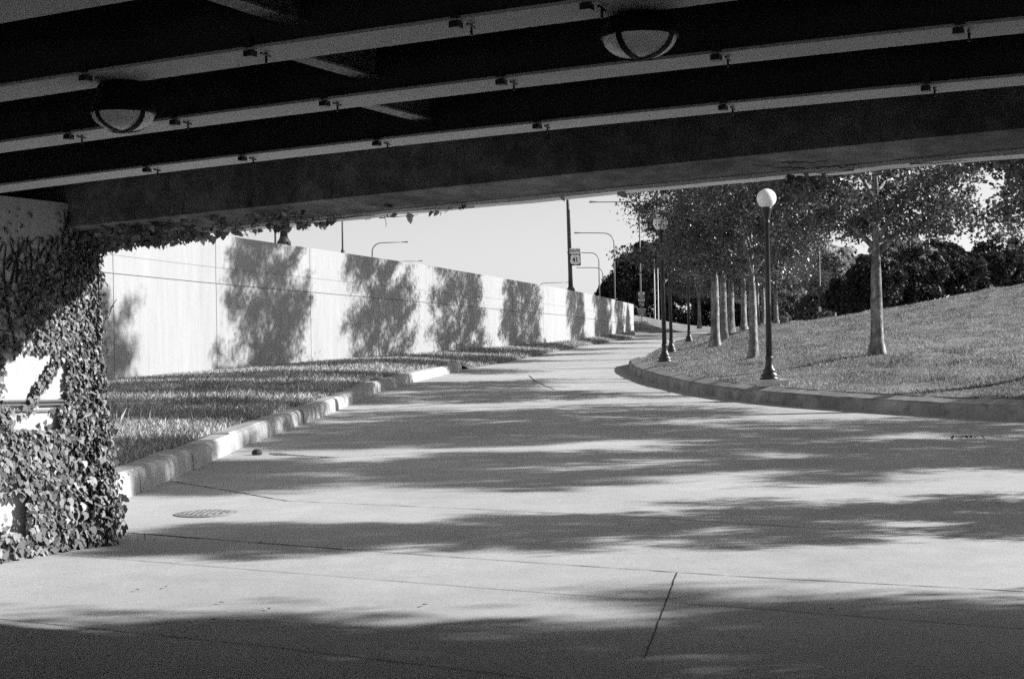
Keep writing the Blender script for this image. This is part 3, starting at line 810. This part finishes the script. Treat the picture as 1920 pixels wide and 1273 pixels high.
# weeds along the kerb back and the wall foot
tag(fastmesh('verge_grass', np.vstack([Q1, Q2]), 5, BLADEM), 'rough unmown grass and weeds on the verge between kerb and retaining wall', 'grass', kind='stuff')
def vis(c):
    u = c[..., 0]/np.maximum(c[..., 1], 1); return np.where((u < .40) & (c[..., 1] > 20) & (c[..., 1] < 90), 1/(c[..., 1]-14)**.9, 0)
P = sample_grid(LG, 200000, rg, vis)
pn = np.sin(P[:, 0]*1.9+1.3*np.sin(P[:, 1]*.8))*np.sin(P[:, 1]*1.1+1.7*np.sin(P[:, 0]*.6))+.6*np.sin(P[:, 0]*4.3+P[:, 1]*.7)*np.sin(P[:, 1]*2.9-P[:, 0])
P = P[rg.random(len(P)) < np.clip(.75+.45*pn, .25, 1)]; pn = np.sin(P[:, 0]*2.7+np.sin(P[:, 1]*1.7))*np.sin(P[:, 1]*1.6+2*np.sin(P[:, 0]*.9))
tag(fastmesh('lawn_grass', blades(P, .045*(1+.7*pn), .004+.00011*P[:, 1], rg, .9), 5, LBLADEM), 'short mown grass of the sloping lawn', 'grass', kind='stuff')

# ------------------------------------------------------------------ poles, signs and lights on the upper road
def on_top(px):
    q = wall_at(px); p = WP[q]; n = wn[q]; return np.array([p[0]+n[0]*.22, p[1]+n[1]*.22, p[2]])
def text(s_, size, mat, parent, loc, name='lettering', sx=1.0):
    cu = bpy.data.curves.new(name, 'FONT'); cu.body = s_; cu.size = size; cu.align_x = 'CENTER'; cu.align_y = 'CENTER'; cu.extrude = .001; cu.offset = .006*size/.2
    tmp = bpy.data.objects.new('tmp', cu); COL.objects.link(tmp)
    me = bpy.data.meshes.new_from_object(tmp.evaluated_get(bpy.context.evaluated_depsgraph_get()))
    bpy.data.objects.remove(tmp); me.materials.clear(); me.materials.append(mat)
    o = bpy.data.objects.new(name, me); COL.objects.link(o); o.parent = parent
    o.rotation_euler = (R(90), 0, 0); o.location = loc; o.scale = (sx, 1, 1); return o
def plate(outline, y, mat, name, parent, th=.004):
    o = np.asarray(outline, float); n = len(o)
    m = MB(); m.extrude([[(a, y-th, b) for a, b in o], [(a, y, b) for a, b in o]])
    return m.build(name, mat, parent, rel=False)
def rect(w_, h_, cz=0, r=.02):
    pts = []
    for sx, sz, a0 in ((1, 1, 0), (-1, 1, 90), (-1, -1, 180), (1, -1, 270)):
        for a in (0, 45, 90): pts.append((sx*(w_/2-r)+r*math.cos(R(a0+a)), cz+sz*(h_/2-r)+r*math.sin(R(a0+a))))
    return pts
def wall_pole(px, label, H, rad, tilt):
    p = on_top(px); r = thing('light_pole', p, label, 'pole', 'dark poles bolted on the wall top')
    m = MB(); m.lathe([(rad*2.0, .0), (rad*2.0, .05), (rad*1.9, .12), (rad*1.35, .22), (rad*1.15, .3)], 20); m.build('base', DKPOLE, r, True, rel=False)
    m = MB(); m.lathe([(rad*1.1, .28), (rad, 1), (rad*.62, H), (rad*.2, H+.08)], 18); m.build('shaft', DKPOLE, r, True, rel=False)
    m = MB(); m.tube([(0, 0, H-.3), (-.8, 0, H+.15), (-2.4, 0, H+.3)], [.05, .04, .035], 8); m.lathe([(.05, H+.22), (.16, H+.24), (.14, H+.36), (.05, H+.4)], 12, (-2.5, 0, 0)); m.build('lamp_arm', DKPOLE, r, rel=False)
    for k in range(4):
        m = MB(); a = R(45+90*k); m.lathe([(.022, .04), (.022, .11), (.012, .13)], 6, (math.cos(a)*rad*2.05, math.sin(a)*rad*2.05, 0))
        m.build('anchor_bolt', DKPOLE, r, rel=False)
    r.rotation_euler = (0, tilt, 0); return r, p
r1, p1 = wall_pole(548, 'thick dark pole with a bolted base on the wall top close under the bridge', 8.5, .125, R(-.4))
r2, p2 = wall_pole(1080, 'dark pole on the far wall top carrying the route sign', 8.5, .125, R(-1))
# route sign 41
Y41 = p2[1]; s0 = at(1078.5, 487, Y41-.22)
sg = thing('route_sign', s0, 'route sign SOUTH 41 with a white shield fixed to the dark pole', 'sign')
wp = 22*Y41/FPX
plate(rect(wp, wp, 0, .03), 0, BLACKS, 'shield_plate', sg)
h = wp*.47
shield = [(0, .88*h), (.28*h, .82*h), (.62*h, .93*h), (.72*h, .80*h), (.93*h, .60*h), (.86*h, .25*h), (.98*h, -.25*h), (.93*h, -.6*h), (.66*h, -.78*h), (.28*h, -.82*h), (0, -.98*h)]
shield = shield+[(-a, b) for a, b in shield[::-1] if a > 0]
plate(shield[::-1], -.006, WHITES, 'shield', sg)
text('41', wp*.56, BLACKS, sg, (0, -.013, -.02*wp), sx=.95)
plate(rect(wp*.98, wp*.46, wp*.74, .03), 0, WHITES, 'banner_plate', sg)
text('SOUTH', wp*.30, BLACKS, sg, (0, -.006, wp*.74), sx=.95)
for z in (wp*.8, wp*.2, -wp*.3):
    m = MB(); m.box((0, .12, z), (.26, .24, .03)); m.build('bracket', GALV, sg, rel=False)
sg.rotation_euler = (0, R(-1.2), R(20))
# stack of route plates past the wall end
Y90 = 121.0; b90 = at(1203.5, 607, Y90)
sp = thing('sign_post', b90, 'stack of small route plates with a 90 shield past the wall end', 'sign')
u = Y90/FPX
m = MB(); m.tube([(0, .03, -.6), (0, .03, 60*u)], .035, 8); m.build('post', GALV, sp, rel=False)
zc = lambda y: (607-y)*u
for (ya, yb, wpx, mt, tx, tm) in [(547.5, 553, 12, WHITES, 'TO', BLACKS), (553.6, 559.4, 12, GREYS, 'TOLL', WHITES), (560, 565, 12, WHITES, 'EAST', BLACKS)]:
    plate(rect(wpx*u, (yb-ya)*u, zc((ya+yb)/2), .02), 0, mt, 'plate', sp); text(tx, (yb-ya)*u*.8, tm, sp, (0, -.006, zc((ya+yb)/2)))
hh = 6*u
sh = [(0, .86*hh), (.5*hh, .95*hh), (.8*hh, .85*hh), (1.0*hh, .3*hh), (.98*hh, -.2*hh), (.7*hh, -.65*hh), (0, -1*hh)]
sh = [(a, b+zc(571)) for a, b in sh+[(-a, b) for a, b in sh[::-1] if 0 < a]]
plate(sh[::-1], 0, GREYS, 'shield', sp); text('90', hh*1.25, WHITES, sp, (0, -.006, zc(571.5)))
plate(rect(14*u, 15.5*u, zc(585), .03), 0, surf('sign_grey_plate', .2, .5), 'plate', sp)
for k, tx in enumerate(('CHICAGO', 'SKYWAY', 'TOLL')): text(tx, 3.6*u, WHITES, sp, (0, -.006, zc(580.5+4.6*k)))

# street lights seen past the wall: pole with a bent arm
sl_group = 'tall bent arm street lights on the upper road'
def bent_light(px, pyb, pyt, pxarm, Y, label, rad=.075, mat=GALV, droop=0):
    b = at(px, pyb, Y); t = at(px, pyt, Y); e = at(pxarm, pyt-droop, Y); h = t[2]-b[2]; ax = e[0]-b[0]; s_ = 1 if ax > 0 else -1; cr = min(1.1, abs(ax)*.3)
    zb_ = -4.0
    r = thing('street_light', b, label, 'street light', sl_group)
    pts = [(0, 0, zb_), (0, 0, h*.5), (0, 0, h-cr)]+[(s_*cr*(1-math.cos(a)), 0, h-cr+cr*math.sin(a)) for a in np.linspace(.25, 1.57, 7)]+[(ax*.6, 0, h+.04), (ax, 0, h+.05)]
    m = MB(); m.tube(pts, np.linspace(rad, rad*.55, len(pts)), 8); m.build('pole', mat, r, True, rel=False)
    m = MB(); v = [(ax-s_*.1, -.06, h+.02), (ax+s_*.65, -.13, h+.0), (ax+s_*.65, .13, h+.0), (ax-s_*.1, .06, h+.02), (ax-s_*.1, -.05, h+.1), (ax+s_*.6, -.09, h+.16), (ax+s_*.6, .09, h+.16), (ax-s_*.1, .05, h+.1)]
    m.add(v, [(0, 3, 2, 1), (4, 5, 6, 7), (0, 1, 5, 4), (1, 2, 6, 5), (2, 3, 7, 6), (3, 0, 4, 7)]); m.build('lamp_head', mat, r, rel=False)
    return r
bent_light(1153, 557, 437, 1088, 150, 'tallest bent arm street light between the signpole and the dark grove')
bent_light(1124, 552, 474, 1072, 190, 'middle bent arm street light right of the 41 sign', .085)
bent_light(1131, 552, 502, 1088, 240, 'small far bent arm street light in front of the dark grove edge', .1)
bent_light(698, 482, 456, 755, 175, 'bent arm street light peeping over the wall with its arm to the right', .085)
bent_light(735, 500, 491, 785, 240, 'far street light showing only its arm tip above the wall', .085)
bent_light(1010, 545, 531, 1062, 260, 'far street light with a level arm left of the sign pole', .085)
bent_light(1202, 596, 379, 1118, 128, 'light pole rising from the route plates into the leaves', .07)
def plain_pole(px, pyb, pyt, Y, label, rad, mat=GALV, white=0):
    b = at(px, pyb, Y); h = at(px, pyt, Y)[2]-b[2]
    r = thing('pole', b, label, 'pole')
    m = MB(); m.lathe([(rad*1.6, -1.5), (rad*1.6, .25), (rad, .3), (rad*.7, h), (rad*.3, h+.05)], 10); m.build('shaft', mat, r, True, rel=False)
    if white: m = MB(); m.lathe([(rad*1.5, -.2), (rad*1.5, white), (rad*1.2, white+.03)], 12); m.build('sleeve', WHITES, r, True, rel=False)
    else: m = MB(); m.lathe([(rad*2.2, -.2), (rad*2.2, .12), (rad*1.7, .2)], 12); m.build('base', mat, r, True, rel=False)
    return r
plain_pole(1228, 606, 440, 138, 'thin grey pole left of the pair before the dark grove', .085)
plain_pole(1234.5, 607, 480, 140, 'thin grey pole right of the pair before the dark grove', .085)
plain_pole(1538, 592, 470, 92, 'slim dark post with a white foot on the hill edge', .06, DKPOLE, .55)
plain_pole(517, 470, 380, 60, 'thin dark pole behind the wall at the left of the thick pole', .055, DKPOLE)
plain_pole(643, 480, 380, 62, 'thin dark pole behind the wall between thick pole and bent light', .05, DKPOLE)
plain_pole(1707, 520, 380, 90, 'thin pole rising behind the hedge under the sky gap', .05, DKPOLE)
plain_pole(1743, 520, 380, 95, 'thin pale pole behind the hedge right of the sky gap', .05)

# small bin beyond the lawn
b = at(1468, 609, 94); bn_ = thing('litter_bin', b, 'small squat litter bin beside the pale slender trunk', 'bin')
m = MB(); m.lathe([(.17, -.05), (.2, .02), (.21, .42), (.2, .44)], 16); m.build('body', surf('bin_grey', .16, .7), bn_, rel=False)
m = MB(); m.lathe([(.225, .44), (.225, .48), (.15, .54), (.05, .56)], 16); m.build('lid', surf('bin_lid', .3, .6), bn_, rel=False)
m = MB(); m.box((.32, 0, .24), (.12, .12, .5)); m.build('post', WHITES, bn_, rel=False)

# ------------------------------------------------------------------ small things on the road
p = on(387, 964); mh = thing('manhole_cover', (p[0], p[1], p[2]), 'round cast iron manhole cover flush in the road near the ivy', 'manhole cover')
m = MB(); m.lathe([(.31, .001), (.31, .008), (.285, .010)], 40); m.build('frame', surf('cast_iron', .26, .6, [(20, .3, .7, .6, 1.3)]), mh, rel=False)
m = MB(); m.lathe([(.27, .003), (.27, .012), (.262, .014)], 40)
for i in range(-4, 5):
    for j in range(-4, 5):
        if math.hypot(i, j) < 4.2: m.box((i*.055, j*.055, .0165), (.03, .03, .006))
m.build('lid', surf('iron_lid', .3, .6, [(25, .3, .7, .5, 1.4)]), mh, rel=False)
m = MB(); p = on(482, 853)
th = np.arange(9)*2*math.pi/9
rings = [[(p[0]+.075*r_*math.cos(a)*(1+.15*math.sin(3*a)), p[1]+.05*r_*math.sin(a), p[2]+z) for a in th] for r_, z in ((.8, -.005), (1.1, .03), (.8, .07), (.35, .085))]
m.extrude(rings); tag(m.build('stone', surf('dark_stone', .05, .9, [(30, .3, .7, .5, 1.4)]), None), 'small dark lump lying on the road below the kerb', 'stone')
# worn dark patch in the slab
m = MB(); N_ = 60
pt = [on(505+(630-505)*i/(N_-1), 850.5+8*i/(N_-1)) for i in range(N_)]
ra, rb = [], []
for i, q in enumerate(pt):
    wv = (.16*math.exp(-((i-8)/9)**2)+.07*math.exp(-((i-26)/10)**2)+.05*math.exp(-((i-50)/7)**2))*(.7+.5*rng.random())+.004
    ra.append((q[0], q[1]-wv, q[2]+.004)); rb.append((q[0], q[1]+wv, q[2]+.004))
m.grid([rb, ra]); tag(m.build('road_patch', surf('worn_patch', .10, .95, [(14, .3, .7, .6, 1.5)])), kind='structure')
# fallen leaves and twigs in the gutter and on the slabs
C, Nn = [], []
gl = 'scattered fallen leaves'
lp = []
for i in range(0, len(LC)-2, 1):
    for k in range(2):
        if rg.random() < .38: q = LC[i]-normals(LC)[i]*abs(rg.normal()*.07+.03); lp.append((q[0]+rg.normal()*.06, q[1]+rg.normal()*.1))
for i in range(34): q = on(rg.uniform(250, 1900), rg.uniform(720, 1180)); lp.append((q[0], q[1]))
lp = [q for q in lp if True]
V = []
for x, y in lp:
    s_ = rg.uniform(.012, .03); a = rg.uniform(0, 6.28); z = float(G(y))+.012
    ca, sa = math.cos(a), math.sin(a)
    for u_, v_, w_ in ((-1, 0, 0), (0, -.5, .25), (1, 0, .1), (0, .5, .3)): V.append((x+s_*(u_*ca-v_*sa), y+s_*(u_*sa+v_*ca), z+w_*s_))
tag(fastmesh('leaf_litter', V, 4, DRYLEAF), 'tiny dry leaves scattered in the gutter and over the concrete slabs', 'leaf litter', kind='stuff')
q = on(1811, 822); C = np.array([[q[0]+rg.normal()*.14, q[1]+rg.normal()*.08, q[2]+.02+.02*rg.random()] for _ in range(10)])
tag(fastmesh('leaf_clump', leaf_quads(C, .08, rg, 1), 4, DRYLEAF), 'dark clump of dead leaves lying on the right of the road', 'leaves', kind='stuff')
# weeds rooted at the foot of the ivy and in the slab joint
W = []
for (px, py, n_, sp_) in [(150, 1012, 260, .22), (230, 985, 160, .16), (60, 1022, 200, .2), (20, 1028, 120, .2), (280, 965, 40, .25)]:
    q = on(px, py)
    for k in range(n_): W.append((q[0]+rg.normal()*sp_, q[1]+rg.normal()*.12, q[2]))
W = np.array(W); W = W[((W[:, :2]-C0)@E) > .0]
tag(fastmesh('weeds', blades(W, .055, .004, rg, 1.0), 5, BLADEM), 'low weeds sprouting along the foot of the abutment', 'weeds', kind='stuff')
q = on(492, 1019); W = np.array([(q[0]+rg.normal()*.05, q[1]+rg.normal()*.015, q[2]) for _ in range(14)])
tag(fastmesh('weed_tuft', blades(W, .03, .003, rg, 1.2), 5, LBLADEM), 'tiny weed tuft growing from the slab joint', 'weed')
